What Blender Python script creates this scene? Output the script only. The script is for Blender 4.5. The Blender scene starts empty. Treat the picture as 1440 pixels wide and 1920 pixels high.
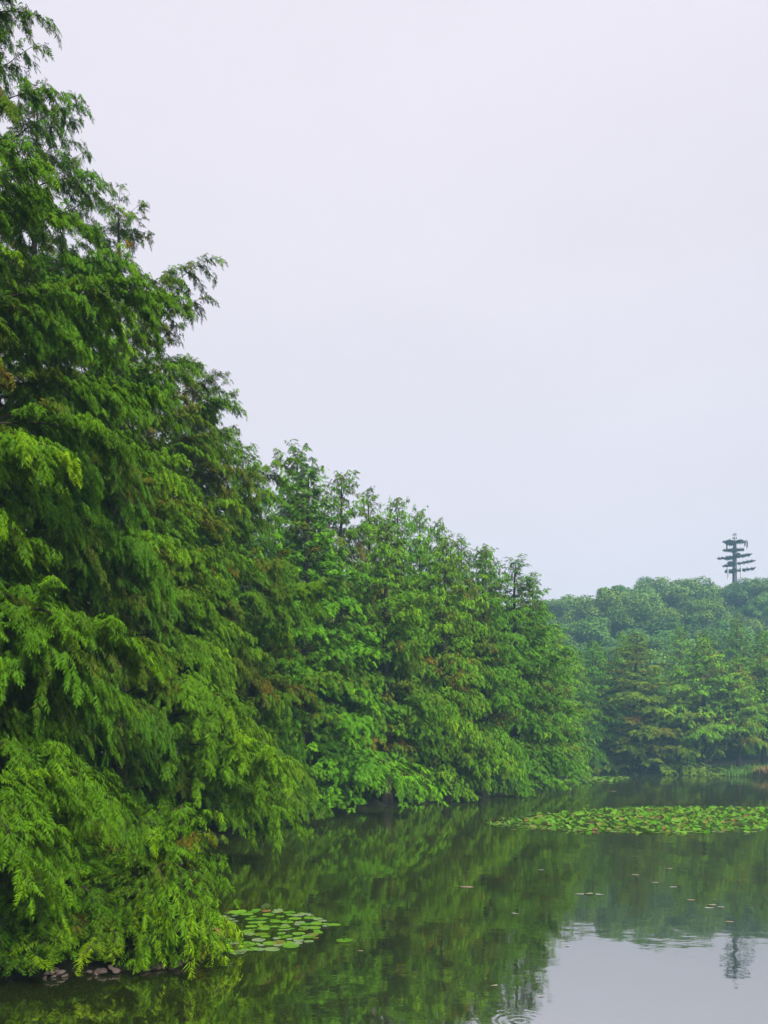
import bpy, math, random
import numpy as np

SC = bpy.context.scene
COL = SC.collection
R = math.radians

# ------------------------------------------------------------------ camera
CAM_H = 3.0
cd = bpy.data.cameras.new('camera')
cam = bpy.data.objects.new('camera', cd)
COL.objects.link(cam)
cam.location = (0, 0, CAM_H)
cam.rotation_euler = (R(90), 0, 0)
cd.sensor_fit = 'VERTICAL'
cd.sensor_height = 36.0
cd.lens = 36.0 * 1500 / 1920
cd.shift_y = 445.0 / 1920          # the photograph's horizon lies low in the frame, its verticals stay upright
cd.clip_start = 0.1
cd.clip_end = 3000
SC.camera = cam

# ------------------------------------------------------------------ exposure
SC.view_settings.view_transform = 'Standard'
SC.view_settings.look = 'None'
SC.view_settings.exposure = 2.15
SC.view_settings.gamma = 1.0
SC.view_settings.use_curve_mapping = False
SC.cycles.max_bounces = 8
SC.cycles.diffuse_bounces = 0
SC.cycles.glossy_bounces = 3
SC.cycles.transmission_bounces = 2
SC.cycles.transparent_max_bounces = 8
SC.cycles.volume_bounces = 1
SC.cycles.use_denoising = True
SC.cycles.sample_clamp_indirect = 4.0

# ------------------------------------------------------------------ sky and sun
SUN_EL, SUN_AZ = R(38), R(142)      # azimuth clockwise from +Y
world = bpy.data.worlds.new('World')
SC.world = world
world.use_nodes = True
nt = world.node_tree
nt.nodes.clear()
N = nt.nodes.new
out = N('ShaderNodeOutputWorld')
bg = N('ShaderNodeBackground')
sky = N('ShaderNodeTexSky')
sky.sky_type = 'NISHITA'
sky.sun_disc = False
sky.sun_elevation = SUN_EL
sky.sun_rotation = SUN_AZ
geo = N('ShaderNodeTexCoord')
sep = N('ShaderNodeSeparateXYZ')
nt.links.new(geo.outputs['Generated'], sep.inputs[0])
ramp = N('ShaderNodeValToRGB')       # the cloud deck: a touch greyer at the horizon, evenly pale above
e = ramp.color_ramp.elements
e[0].position, e[0].color = 0.0, (0.80, 0.755, 0.84, 1)
e[1].position, e[1].color = 0.75, (0.95, 0.89, 0.97, 1)
nt.links.new(sep.outputs['Z'], ramp.inputs[0])
noi = N('ShaderNodeTexNoise')
noi.inputs['Scale'].default_value = 2.2
noi.inputs['Detail'].default_value = 4
mp = N('ShaderNodeMapping')
mp.inputs['Scale'].default_value = (1, 1, 2.5)
nt.links.new(geo.outputs['Generated'], mp.inputs[0])
nt.links.new(mp.outputs[0], noi.inputs['Vector'])
mr = N('ShaderNodeMapRange')
mr.inputs['From Min'].default_value, mr.inputs['From Max'].default_value = 0.3, 0.7
mr.inputs['To Min'].default_value, mr.inputs['To Max'].default_value = 4.05, 4.30
nt.links.new(noi.outputs['Fac'], mr.inputs['Value'])
vm = N('ShaderNodeVectorMath')
vm.operation = 'SCALE'
nt.links.new(ramp.outputs[0], vm.inputs[0])
nt.links.new(mr.outputs[0], vm.inputs['Scale'])
mix = N('ShaderNodeMix')
mix.data_type = 'RGBA'
mix.inputs['Factor'].default_value = 0.96     # closed cloud cover over the clear sky
nt.links.new(sky.outputs[0], mix.inputs['A'])
nt.links.new(vm.outputs[0], mix.inputs['B'])
nt.links.new(mix.outputs['Result'], bg.inputs['Color'])
bg.inputs['Strength'].default_value = 0.0515
nt.links.new(bg.outputs[0], out.inputs[0])

sl = bpy.data.lights.new('sun', 'SUN')
sl.energy = 1.5
sl.angle = R(18)
sl.color = (1.0, 0.97, 0.90)
so = bpy.data.objects.new('sun', sl)
COL.objects.link(so)
so.rotation_euler = (R(90) - SUN_EL, 0, math.pi - SUN_AZ)
so.location = (0, 0, 120)

# ------------------------------------------------------------------ helpers
def new_mat(name):
    m = bpy.data.materials.new(name)
    m.use_nodes = True
    m.node_tree.nodes.clear()
    return m, m.node_tree.nodes.new, m.node_tree.links.new


def simple_mat(name, col, rough=0.8, vary=0.3, scale=6.0, spec=0.3):
    m, n, l = new_mat(name)
    o = n('ShaderNodeOutputMaterial'); b = n('ShaderNodeBsdfPrincipled')
    tc = n('ShaderNodeTexCoord'); nz = n('ShaderNodeTexNoise')
    nz.inputs['Scale'].default_value = scale; nz.inputs['Detail'].default_value = 6
    l(tc.outputs['Object'], nz.inputs['Vector'])
    rp = n('ShaderNodeValToRGB')
    rp.color_ramp.elements[0].position, rp.color_ramp.elements[1].position = 0.3, 0.7
    rp.color_ramp.elements[0].color = tuple(c * (1 - vary) for c in col) + (1,)
    rp.color_ramp.elements[1].color = tuple(min(1, c * (1 + vary)) for c in col) + (1,)
    l(nz.outputs['Fac'], rp.inputs[0]); l(rp.outputs[0], b.inputs['Base Color'])
    b.inputs['Roughness'].default_value = rough
    b.inputs['Specular IOR Level'].default_value = spec
    bp = n('ShaderNodeBump'); bp.inputs['Strength'].default_value = 0.4; bp.inputs['Distance'].default_value = 0.03
    l(nz.outputs['Fac'], bp.inputs['Height']); l(bp.outputs[0], b.inputs['Normal'])
    l(b.outputs[0], o.inputs[0])
    return m


def leaf_mat(name, stops, transl=0.12, gloss=0.004, rough=0.5, waxy=False):
    """Leaf colour from the per-leaf 'tint' value, tinted by the object's own colour."""
    m, n, l = new_mat(name)
    o = n('ShaderNodeOutputMaterial')
    at = n('ShaderNodeAttribute'); at.attribute_name = 'tint'
    rp = n('ShaderNodeValToRGB')
    el = rp.color_ramp.elements
    while len(el) < len(stops):
        el.new(0.5)
    for k, (p, c) in enumerate(stops):
        el[k].position = p; el[k].color = tuple(c) + (1,)
    l(at.outputs['Fac'], rp.inputs[0])
    oi = n('ShaderNodeObjectInfo')
    mx = n('ShaderNodeMix'); mx.data_type = 'RGBA'; mx.blend_type = 'MULTIPLY'
    mx.inputs['Factor'].default_value = 1.0
    l(rp.outputs[0], mx.inputs['A']); l(oi.outputs['Color'], mx.inputs['B'])
    d = n('ShaderNodeBsdfDiffuse'); t = n('ShaderNodeBsdfTranslucent'); g = n('ShaderNodeBsdfGlossy')
    g.inputs['Roughness'].default_value = rough
    l(mx.outputs['Result'], d.inputs['Color']); l(mx.outputs['Result'], t.inputs['Color'])
    a = n('ShaderNodeMixShader'); a.inputs[0].default_value = transl
    l(d.outputs[0], a.inputs[1]); l(t.outputs[0], a.inputs[2])
    b = n('ShaderNodeMixShader'); b.inputs[0].default_value = gloss
    if waxy:
        fr = n('ShaderNodeFresnel'); fr.inputs['IOR'].default_value = 1.5
        fm = n('ShaderNodeMath'); fm.operation = 'MULTIPLY'; fm.inputs[1].default_value = 0.12
        l(fr.outputs[0], fm.inputs[0]); l(fm.outputs[0], b.inputs[0])
    l(a.outputs[0], b.inputs[1]); l(g.outputs[0], b.inputs[2])
    l(b.outputs[0], o.inputs[0])
    return m


def mesh_np(name, V, F, mat, tint=None, smooth=False):
    """Mesh from an (n,3) vertex array and an (m,k) face array."""
    V = np.ascontiguousarray(V, dtype=np.float32); F = np.ascontiguousarray(F, dtype=np.int32)
    me = bpy.data.meshes.new(name)
    k = F.shape[1]
    me.vertices.add(len(V)); me.vertices.foreach_set('co', V.ravel())
    me.loops.add(F.size); me.loops.foreach_set('vertex_index', F.ravel())
    me.polygons.add(len(F))
    me.polygons.foreach_set('loop_start', np.arange(0, F.size, k, dtype=np.int32))
    if smooth:
        me.polygons.foreach_set('use_smooth', np.ones(len(F), dtype=bool))
    if tint is not None:
        a = me.attributes.new('tint', 'FLOAT', 'FACE')
        a.data.foreach_set('value', np.ascontiguousarray(tint, dtype=np.float32))
    me.update(calc_edges=True)
    me.materials.append(mat)
    return me


class Geo:
    """Collects polygons of any size; build() makes ONE mesh."""
    def __init__(self):
        self.v, self.f, self.t = [], [], []

    def add(self, verts, faces, tint=0.5):
        o = len(self.v)
        self.v.extend([tuple(p) for p in verts])
        self.f.extend([tuple(i + o for i in q) for q in faces])
        self.t.extend([tint] * len(faces))

    def tube(self, pts, radii, n=6, tint=0.5, cap=True):
        pts = [np.asarray(p, float) for p in pts]
        vs, fs = [], []
        for i, p in enumerate(pts):
            d = pts[min(i + 1, len(pts) - 1)] - pts[max(i - 1, 0)]
            d /= (np.linalg.norm(d) + 1e-9)
            a = np.array([0, 0, 1.0]) if abs(d[2]) < 0.9 else np.array([1.0, 0, 0])
            u = np.cross(d, a); u /= np.linalg.norm(u); w = np.cross(d, u)
            for k in range(n):
                an = 2 * math.pi * k / n
                vs.append(p + radii[i] * (math.cos(an) * u + math.sin(an) * w))
        for i in range(len(pts) - 1):
            for k in range(n):
                fs.append((i * n + k, i * n + (k + 1) % n, (i + 1) * n + (k + 1) % n, (i + 1) * n + k))
        if cap:
            fs.append(tuple(range(n - 1, -1, -1)))
            fs.append(tuple((len(pts) - 1) * n + k for k in range(n)))
        self.add(vs, fs, tint)

    def box(self, c, s, rot=0.0, tint=0.5):
        cx, cy, cz = c; hx, hy, hz = s[0] / 2, s[1] / 2, s[2] / 2
        co, si = math.cos(rot), math.sin(rot)
        vs = []
        for z in (-hz, hz):
            for x, y in ((-hx, -hy), (hx, -hy), (hx, hy), (-hx, hy)):
                vs.append((cx + x * co - y * si, cy + x * si + y * co, cz + z))
        self.add(vs, [(3, 2, 1, 0), (4, 5, 6, 7), (0, 1, 5, 4), (1, 2, 6, 5), (2, 3, 7, 6), (3, 0, 4, 7)], tint)

    def mesh(self, name, mat, smooth=False):
        me = bpy.data.meshes.new(name)
        me.from_pydata(self.v, [], self.f)
        a = me.attributes.new('tint', 'FLOAT', 'FACE')
        a.data.foreach_set('value', np.array(self.t, dtype=np.float32))
        if smooth:
            me.polygons.foreach_set('use_smooth', np.ones(len(self.f), dtype=bool))
        me.update()
        me.materials.append(mat)
        return me


def obj(name, me, parent=None, loc=None, kind=None):
    o = bpy.data.objects.new(name, me)
    COL.objects.link(o)
    if parent is not None:
        o.parent = parent
    if loc is not None:
        o.location = loc
    if kind:
        o['kind'] = kind
    return o


def tag(o, label, cat, group=None, kind=None):
    o['label'] = label
    if cat:
        o['category'] = cat
    if group:
        o['group'] = group
    if kind:
        o['kind'] = kind
    return o


def empty(name, loc, rz=0.0, s=1.0):
    o = bpy.data.objects.new(name, None)
    COL.objects.link(o)
    o.location = loc
    o.rotation_euler = (0, 0, rz)
    o.scale = (s, s, s) if not hasattr(s, '__len__') else s
    o.empty_display_size = 0.3
    return o


# ------------------------------------------------------------------ materials
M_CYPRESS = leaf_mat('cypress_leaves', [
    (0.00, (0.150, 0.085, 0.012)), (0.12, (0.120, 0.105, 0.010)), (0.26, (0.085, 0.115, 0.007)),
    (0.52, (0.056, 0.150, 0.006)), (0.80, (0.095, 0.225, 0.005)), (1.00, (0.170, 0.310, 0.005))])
M_BROAD = leaf_mat('broadleaf_leaves', [
    (0.0, (0.050, 0.095, 0.010)), (0.5, (0.095, 0.185, 0.014)), (1.0, (0.165, 0.260, 0.016))])
M_PAD = leaf_mat('lily_pad_leaf', [
    (0.00, (0.30, 0.13, 0.06)), (0.12, (0.24, 0.18, 0.05)), (0.25, (0.12, 0.19, 0.015)),
    (0.60, (0.07, 0.23, 0.008)), (0.85, (0.14, 0.30, 0.025)), (1.00, (0.20, 0.28, 0.13))], transl=0.2, rough=0.38, waxy=True)
M_GRASS = leaf_mat('grass_blades', [
    (0.00, (0.30, 0.15, 0.07)), (0.25, (0.20, 0.20, 0.05)), (0.6, (0.07, 0.19, 0.02)), (1.0, (0.13, 0.27, 0.03))])
M_BARK = simple_mat('bark', (0.034, 0.027, 0.020), 0.9, 0.4, 9)
M_CONE = simple_mat('cone_scales', (0.085, 0.105, 0.085), 0.8, 0.3, 30)
M_ROCK = simple_mat('weathered_stone', (0.13, 0.095, 0.082), 0.9, 0.35, 9)
M_STEEL = simple_mat('painted_mast', (0.030, 0.020, 0.028), 0.6, 0.15, 3)
M_NEEDLE = simple_mat('plastic_needles', (0.008, 0.009, 0.018), 0.7, 0.3, 2)
M_WHITE = simple_mat('pale_antenna_cover', (0.55, 0.55, 0.58), 0.5, 0.05, 2)
M_DEBRIS = leaf_mat('fallen_leaf', [(0.0, (0.20, 0.13, 0.06)), (0.5, (0.30, 0.27, 0.18)), (1.0, (0.42, 0.42, 0.38))], transl=0.1, gloss=0.06)


def ground_mat():
    m, n, l = new_mat('bank_soil')
    o = n('ShaderNodeOutputMaterial'); b = n('ShaderNodeBsdfPrincipled')
    g = n('ShaderNodeNewGeometry'); nz = n('ShaderNodeTexNoise')
    nz.inputs['Scale'].default_value = 1.3; nz.inputs['Detail'].default_value = 8
    l(g.outputs['Position'], nz.inputs['Vector'])
    rp = n('ShaderNodeValToRGB')
    el = rp.color_ramp.elements
    el[0].position, el[0].color = 0.35, (0.012, 0.010, 0.007, 1)
    el[1].position, el[1].color = 0.65, (0.022, 0.028, 0.010, 1)
    l(nz.outputs['Fac'], rp.inputs[0])
    l(rp.outputs[0], b.inputs['Base Color'])
    b.inputs['Roughness'].default_value = 0.95
    b.inputs['Specular IOR Level'].default_value = 0.1
    bp = n('ShaderNodeBump'); bp.inputs['Strength'].default_value = 0.6; bp.inputs['Distance'].default_value = 0.1
    l(nz.outputs['Fac'], bp.inputs['Height']); l(bp.outputs[0], b.inputs['Normal'])
    l(b.outputs[0], o.inputs[0])
    return m


def water_mat():
    m, n, l = new_mat('pond_water')
    o = n('ShaderNodeOutputMaterial')
    g = n('ShaderNodeNewGeometry')
    # long lazy undulation + fine ripples
    heights = []
    for sc, amp, det, stretch in ((0.55, 1.0, 2, (1.0, 0.45, 1)), (3.2, 0.10, 3, (0.7, 1.0, 1)), (14.0, 0.012, 2, (0.5, 1.0, 1))):
        mpn = n('ShaderNodeMapping'); mpn.inputs['Scale'].default_value = stretch
        l(g.outputs['Position'], mpn.inputs[0])
        nz = n('ShaderNodeTexNoise'); nz.inputs['Scale'].default_value = sc
        nz.inputs['Detail'].default_value = det; nz.inputs['Roughness'].default_value = 0.45
        l(mpn.outputs[0], nz.inputs['Vector'])
        mu = n('ShaderNodeMath'); mu.operation = 'MULTIPLY'; mu.inputs[1].default_value = amp
        l(nz.outputs['Fac'], mu.inputs[0])
        heights.append(mu.outputs[0])
    ad = n('ShaderNodeMath'); ad.operation = 'ADD'
    a0 = n('ShaderNodeMath'); a0.operation = 'ADD'
    l(heights[0], a0.inputs[0]); l(heights[1], a0.inputs[1])
    l(a0.outputs[0], ad.inputs[0]); l(heights[2], ad.inputs[1])
    # rings where a fish has just risen
    ds = n('ShaderNodeVectorMath'); ds.operation = 'DISTANCE'
    ds.inputs[1].default_value = (1.50, 8.82, 0)
    l(g.outputs['Position'], ds.inputs[0])
    k1 = n('ShaderNodeMath'); k1.operation = 'MULTIPLY'; k1.inputs[1].default_value = 62.0
    l(ds.outputs['Value'], k1.inputs[0])
    k2 = n('ShaderNodeMath'); k2.operation = 'SINE'; l(k1.outputs[0], k2.inputs[0])
    k3 = n('ShaderNodeMapRange'); k3.inputs['From Min'].default_value = 0.05; k3.inputs['From Max'].default_value = 0.5
    k3.inputs['To Min'].default_value = 0.014; k3.inputs['To Max'].default_value = 0.0
    l(ds.outputs['Value'], k3.inputs['Value'])
    k4 = n('ShaderNodeMath'); k4.operation = 'MULTIPLY'; l(k2.outputs[0], k4.inputs[0]); l(k3.outputs[0], k4.inputs[1])
    ad2 = n('ShaderNodeMath'); ad2.operation = 'ADD'
    l(ad.outputs[0], ad2.inputs[0]); l(k4.outputs[0], ad2.inputs[1])
    bp = n('ShaderNodeBump'); bp.inputs['Strength'].default_value = 1.0; bp.inputs['Distance'].default_value = 0.016
    l(ad2.outputs[0], bp.inputs['Height'])
    d = n('ShaderNodeBsdfDiffuse'); d.inputs['Color'].default_value = (0.023, 0.033, 0.006, 1)
    gl = n('ShaderNodeBsdfGlossy'); gl.inputs['Roughness'].default_value = 0.024
    gl.inputs['Color'].default_value = (1.0, 0.98, 1.0, 1)
    l(bp.outputs[0], gl.inputs['Normal'])
    fr = n('ShaderNodeFresnel'); fr.inputs['IOR'].default_value = 11.0
    mx = n('ShaderNodeMixShader')
    l(fr.outputs[0], mx.inputs[0]); l(d.outputs[0], mx.inputs[1]); l(gl.outputs[0], mx.inputs[2])
    l(mx.outputs[0], o.inputs[0])
    return m


# ------------------------------------------------------------------ terrain, water
LAKE = np.array([(-9, -60), (-8.6, 0), (-9.5, 6), (-7.6, 9.7), (-5.6, 10.35), (-4.15, 10.55), (-3.0, 10.9), (-2.55, 11.5), (-3.6, 13.2), (-5.3, 17), (-5.6, 22),
                 (-5.3, 28), (-4.4, 33.5), (-2.3, 38), (1.1, 43), (5.9, 49.3), (9.5, 55.5), (13.7, 66.5), (18.3, 78), (24.5, 95),
                 (28, 107), (34, 112), (38.8, 112), (39.3, 98), (40.5, 89), (44, 84), (55, 80), (75, 76), (110, 70),
                 (135, 40), (125, -20), (95, -60)], float)


def lake_sd(x, y):
    """Signed distance to the shore, negative over the water."""
    p = np.stack([x, y], -1)
    d = np.full(x.shape, 1e9); inside = np.zeros(x.shape, bool)
    for i in range(len(LAKE)):
        a, b = LAKE[i], LAKE[(i + 1) % len(LAKE)]
        ab = b - a; t = np.clip(((p - a) @ ab) / (ab @ ab), 0, 1)
        d = np.minimum(d, np.linalg.norm(p - a - t[..., None] * ab, axis=-1))
        c = ((a[1] > y) != (b[1] > y)) & (x < (b[0] - a[0]) * (y - a[1]) / (b[1] - a[1] + 1e-12) + a[0])
        inside ^= c
    return np.where(inside, -d, d)


def sm(a, b, v):
    t = np.clip((v - a) / (b - a), 0, 1)
    return t * t * (3 - 2 * t)


def terrain(x, y):
    x = np.asarray(x, float); y = np.asarray(y, float)
    sd = lake_sd(x, y)
    n1 = np.sin(x * 1.9 + 1.3 * np.sin(y * 1.1)) * np.cos(y * 1.7 + x * .6)
    n2 = np.sin(x * .11 + 2) * np.cos(y * .09 + 1) + .5 * np.sin(x * .23 - y * .19)
    bank = np.where(sd > 0, 0.30 * sm(0, 0.9, sd) + 1.1 * sm(2, 16, sd) + 0.06 * n1 * sm(0, 1, sd), np.maximum(sd * 0.5, -1.6))
    ridge = np.interp(x, [-300, -40, 10, 50, 61, 70, 78, 83, 91, 99, 107, 118, 160, 300, 600],
                      [8, 12, 24, 34.5, 37.5, 38.5, 40, 31, 36.0, 39.5, 39.5, 45, 47, 40, 30])
    hill = ridge * sm(108, 240, y) * (1 - 0.5 * sm(270, 480, y))
    hill = hill + 1.6 * n2 * sm(120, 170, y)
    return bank + np.where(sd > 0, hill, 0)


def axis(lo, a, b, hi, step, grow=1.16):
    mid = list(np.arange(a, b, step)); s = step; v = mid[-1]; up = []
    while v < hi:
        s *= grow; v += s; up.append(v)
    s = step; v = a; dn = []
    while v > lo:
        s *= grow; v -= s; dn.append(v)
    return np.array(dn[::-1] + mid + up)


xs = axis(-620, -13, 46, 620, 0.7); ys = axis(-300, 2, 112, 640, 0.8, 1.13)
X, Y = np.meshgrid(xs, ys)
Z = terrain(X, Y)
V = np.stack([X, Y, Z], -1).reshape(-1, 3)
nx, ny = len(xs), len(ys)
idx = np.arange(nx * ny).reshape(ny, nx)
F = np.stack([idx[:-1, :-1], idx[:-1, 1:], idx[1:, 1:], idx[1:, :-1]], -1).reshape(-1, 4)
ground = obj('ground', mesh_np('ground', V, F, ground_mat(), smooth=True), kind='structure')
ground['label'] = 'dark earth banks round the pond rising to the wooded hill'

wv = np.array([(p[0], p[1], 0.0) for p in ((-12, -70), (140, -70), (140, 114), (-12, 114))])
water = obj('water', mesh_np('water', wv, np.array([[0, 1, 2, 3]]), water_mat()), kind='structure')
water['label'] = 'still green pond water mirroring the trees and pale sky'

# ------------------------------------------------------------------ foliage generators
def spray_protos(rng, count, nb, width, droop, fan=1.0):
    """Flat feather sprays, unit length along +X: paired drooping leaf branchlets, one tapered blade each."""
    out = []
    for _ in range(count):
        V = np.zeros((nb, 3, 3)); T = np.zeros(nb)
        bend = rng.uniform(0.15, 0.45) * droop
        for i in range(nb):
            s = (i + 0.5) / nb
            side = 1 if i % 2 else -1
            b = np.array([s * 0.92, 0, -bend * s * s])
            L = (0.50 - 0.26 * s) * rng.uniform(0.75, 1.25)
            if i == nb - 1:
                d = np.array([1.0, 0.1 * side, -0.5 * droop])
            else:
                d = np.array([rng.uniform(0.35, 0.85), side * rng.uniform(0.55, 1.0) * fan, -droop * rng.uniform(0.2, 0.9)])
            d /= np.linalg.norm(d)
            w = np.cross(d, np.array([0.25 * rng.normal(), 0.25 * rng.normal(), 1.0])); w /= np.linalg.norm(w)
            hw = width * rng.uniform(0.7, 1.25) * 0.5
            sag = np.array([0, 0, -0.16 * L * droop])
            V[i, 0] = b + d * L * 0.12 + w * hw; V[i, 1] = b + d * L * 0.12 - w * hw
            V[i, 2] = b + d * L + sag
            T[i] = rng.uniform(-0.07, 0.07) + 0.06 * s
        out.append((V, T))
    return out


def scatter_sprays(rng, protos, P, D, S, T):
    """Place sprays at P along D with size S and tint T; returns vertex and tint arrays."""
    P = np.asarray(P); D = np.asarray(D); S = np.asarray(S); T = np.asarray(T)
    D = D / np.linalg.norm(D, axis=1, keepdims=True)
    up = np.tile(np.array([0, 0, 1.0]), (len(P), 1)) + rng.normal(0, 0.28, (len(P), 3))
    side = np.cross(up, D); side /= np.linalg.norm(side, axis=1, keepdims=True) + 1e-9
    u = np.cross(D, side)
    M = np.stack([D, side, u], -1)
    which = rng.integers(0, len(protos), len(P))
    VV, TT = [], []
    for k, (pv, pt) in enumerate(protos):
        s = np.where(which == k)[0]
        if not len(s):
            continue
        v = np.einsum('nij,qcj->nqci', M[s], pv) * S[s][:, None, None, None] + P[s][:, None, None, :]
        VV.append(v.reshape(-1, 3)); TT.append((T[s][:, None] + pt[None, :]).ravel())
    return np.concatenate(VV), np.clip(np.concatenate(TT), 0, 1)


def conifer(name, seed, H, Rb, zb, p, n_limb, sec_m, spr_m, spr_L, nb, width, droop=1.0, zmin=0.12, brown=0.10,
            lumps=0.14, cones=0, limb_sides=4, taper_top=0.25, tint0=0.52, t0=0.08, rise=(0.20, 0.42), fall=(0.45, 0.75), sec=(0.10, 0.26), puff=0.10, wild=0.0, skirt=0.0):
    """A swamp cypress: tapered trunk, drooping limbs, hanging feather sprays. Returns meshes (trunk, branches, crown, cones)."""
    rng = np.random.default_rng(seed)
    protos = spray_protos(rng, 7, nb, width, droop)
    wood, trunk = Geo(), Geo()
    wob = rng.uniform(-1, 1, 4)
    tx = lambda z: 0.10 * wob[0] * math.sin(z * 0.5 + wob[1] * 3)
    ty = lambda z: 0.10 * wob[2] * math.sin(z * 0.45 + wob[3] * 3)
    zz = np.linspace(-0.5, H * 0.985, 14)
    rad = [0.030 * H * (0.55 + 0.02) * (1 - z / H) ** 0.85 + 0.012 + 0.010 * H * math.exp(-max(z, 0) / 0.55) for z in zz]
    trunk.tube([(tx(z), ty(z), z) for z in zz], rad, 9)
    P, D, S, T, CP = [], [], [], [], []
    ph = rng.uniform(0, 6.28, 3)
    for i in range(n_limb):
        u = ((i + 0.5) / n_limb) ** 0.92
        z0 = zb + (H - zb - 0.15) * u
        az = i * 2.39996 + rng.normal(0, 0.25)
        lump = 1 + lumps * math.sin(3 * az + ph[0] + 5 * u) + lumps * math.sin(2 * az - ph[1] + 9 * u)
        L = (Rb * (1 - u ** p) * rng.uniform(0.70, 1.16) * lump * (1 + skirt * math.exp(-(u / 0.14) ** 2)) + taper_top)
        a = rng.uniform(*rise) + 0.95 * u ** 2.5
        b = rng.uniform(*fall) * droop * (1.0 - 0.65 * u ** 1.5)
        o = np.array([tx(z0), ty(z0), z0])
        ho = np.array([math.cos(az), math.sin(az), 0]); lat0 = np.array([-math.sin(az), math.cos(az), 0])
        curl = rng.normal(0, 0.16)
        path = lambda t: o + ho * L * t + lat0 * L * curl * t * t + np.array([0, 0, L * (a * t - b * t * t)])
        ts = np.linspace(0, 1, 6)
        wood.tube([path(t) for t in ts], [0.0075 * L * (1 - 0.93 * t) + 0.004 for t in ts], limb_sides, cap=False)
        tint_l = tint0 + rng.normal(0, 0.10)
        if rng.random() < brown:
            tint_l = rng.uniform(0.17, 0.34)
        ns = max(3, int(L * sec_m))
        for j in range(ns + 1):
            ti = t0 * (1 - u ** 1.5)
            t = ti + (1 - ti) * ((j + rng.uniform(0.1, 0.9)) / (ns + 1)) ** 0.8 if j < ns else 0.98
            base = path(t)
            tan = path(min(1.05, t + 0.04)) - path(t - 0.02); tan /= np.linalg.norm(tan)
            side = 1 if j % 2 else -1
            if j == ns:
                d = tan; l = 0.28 + 0.10 * L
            else:
                d = tan * rng.uniform(0.35, 0.9) + lat0 * side * rng.uniform(0.5, 1.0) + np.array([0, 0, rng.uniform(-0.1, 0.30) + wild * rng.normal(0, 0.5)])
                l = (sec[0] + sec[1] * (1 - t)) * L * rng.uniform(0.7, 1.3) + 0.30 * spr_L / 0.45
            d /= np.linalg.norm(d)
            dr = rng.uniform(0.25, 0.75) * droop
            end = base + d * l + np.array([0, 0, -dr * l])
            if limb_sides > 3:
                midp = base + d * l * 0.5 + np.array([0, 0, -dr * l * 0.25])
                wood.tube([base, midp, end], [0.007, 0.005, 0.002], 3, cap=False)
            tint_s = tint_l + rng.normal(0, 0.09) + 0.26 * (t - 0.62)  # paler new growth at tips; also paints bright tips against dark recesses
            n = max(2, int(l * spr_m))
            sv = (np.arange(n) + rng.uniform(0, 1, n)) / n
            pos = base + d * (l * sv)[:, None] + np.array([0, 0, -dr * l]) * (sv ** 2)[:, None]
            tg = d + np.array([0, 0, -2 * dr]) * sv[:, None]
            lat = np.cross(d, [0, 0, 1.0]); lat /= np.linalg.norm(lat) + 1e-9
            sgn = np.where(np.arange(n) % 2, 1.0, -1.0) * rng.uniform(0.2, 1.0, n)
            dd = tg * 0.7 + lat * sgn[:, None] + np.array([0, 0, -1.0]) * (rng.uniform(0.0, 0.7, n) * droop)[:, None]
            P.append(pos); D.append(dd)
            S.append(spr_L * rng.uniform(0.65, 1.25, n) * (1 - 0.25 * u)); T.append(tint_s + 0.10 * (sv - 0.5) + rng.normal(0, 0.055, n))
            if cones and rng.random() < cones:
                CP.append(end + rng.normal(0, 0.05, 3))
    P = np.concatenate(P); D = np.concatenate(D); S = np.concatenate(S); T = np.concatenate(T)
    P = P + rng.normal(0, puff, P.shape) * S[:, None] + np.array([0, 0, 0.12]) * S[:, None]
    low = P[:, 2] - 0.35 * S
    keep = low > zmin
    P, D, S, T = P[keep], D[keep], S[keep], T[keep]
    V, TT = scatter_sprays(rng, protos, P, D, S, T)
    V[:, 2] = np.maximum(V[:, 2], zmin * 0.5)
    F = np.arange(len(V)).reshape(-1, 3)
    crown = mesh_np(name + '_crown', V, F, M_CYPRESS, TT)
    wv = np.array(wood.v); wv[:, 2] = np.maximum(wv[:, 2], zmin * 0.5)
    wood.v = [tuple(q) for q in wv]
    cm = None
    if CP:
        ph_ = (1 + 5 ** .5) / 2
        ico = np.array([(0, 0, 1), (.894, 0, .447), (.276, .851, .447), (-.724, .526, .447), (-.724, -.526, .447), (.276, -.851, .447),
                        (.724, .526, -.447), (-.276, .851, -.447), (-.894, 0, -.447), (-.276, -.851, -.447), (.724, -.526, -.447), (0, 0, -1)])
        fi = np.array([(0, 1, 2), (0, 2, 3), (0, 3, 4), (0, 4, 5), (0, 5, 1), (1, 6, 2), (2, 7, 3), (3, 8, 4), (4, 9, 5), (5, 10, 1),
                       (2, 6, 7), (3, 7, 8), (4, 8, 9), (5, 9, 10), (1, 10, 6), (6, 11, 7), (7, 11, 8), (8, 11, 9), (9, 11, 10), (10, 11, 6)])
        cv, cf = [], []
        k = 0
        for c in CP:
            for q in range(rng.integers(1, 4)):
                cc = c + rng.normal(0, 0.06, 3); cc[2] = max(cc[2], zmin)
                cv.append(ico * rng.uniform(0.013, 0.02) + cc); cf.append(fi + 12 * k); k += 1
        cm = mesh_np(name + '_cones', np.concatenate(cv), np.concatenate(cf), M_CONE, smooth=True)
    return dict(trunk=trunk.mesh(name + '_trunk', M_BARK, True), branches=wood.mesh(name + '_branches', M_BARK, True), crown=crown, cones=cm)


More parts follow.
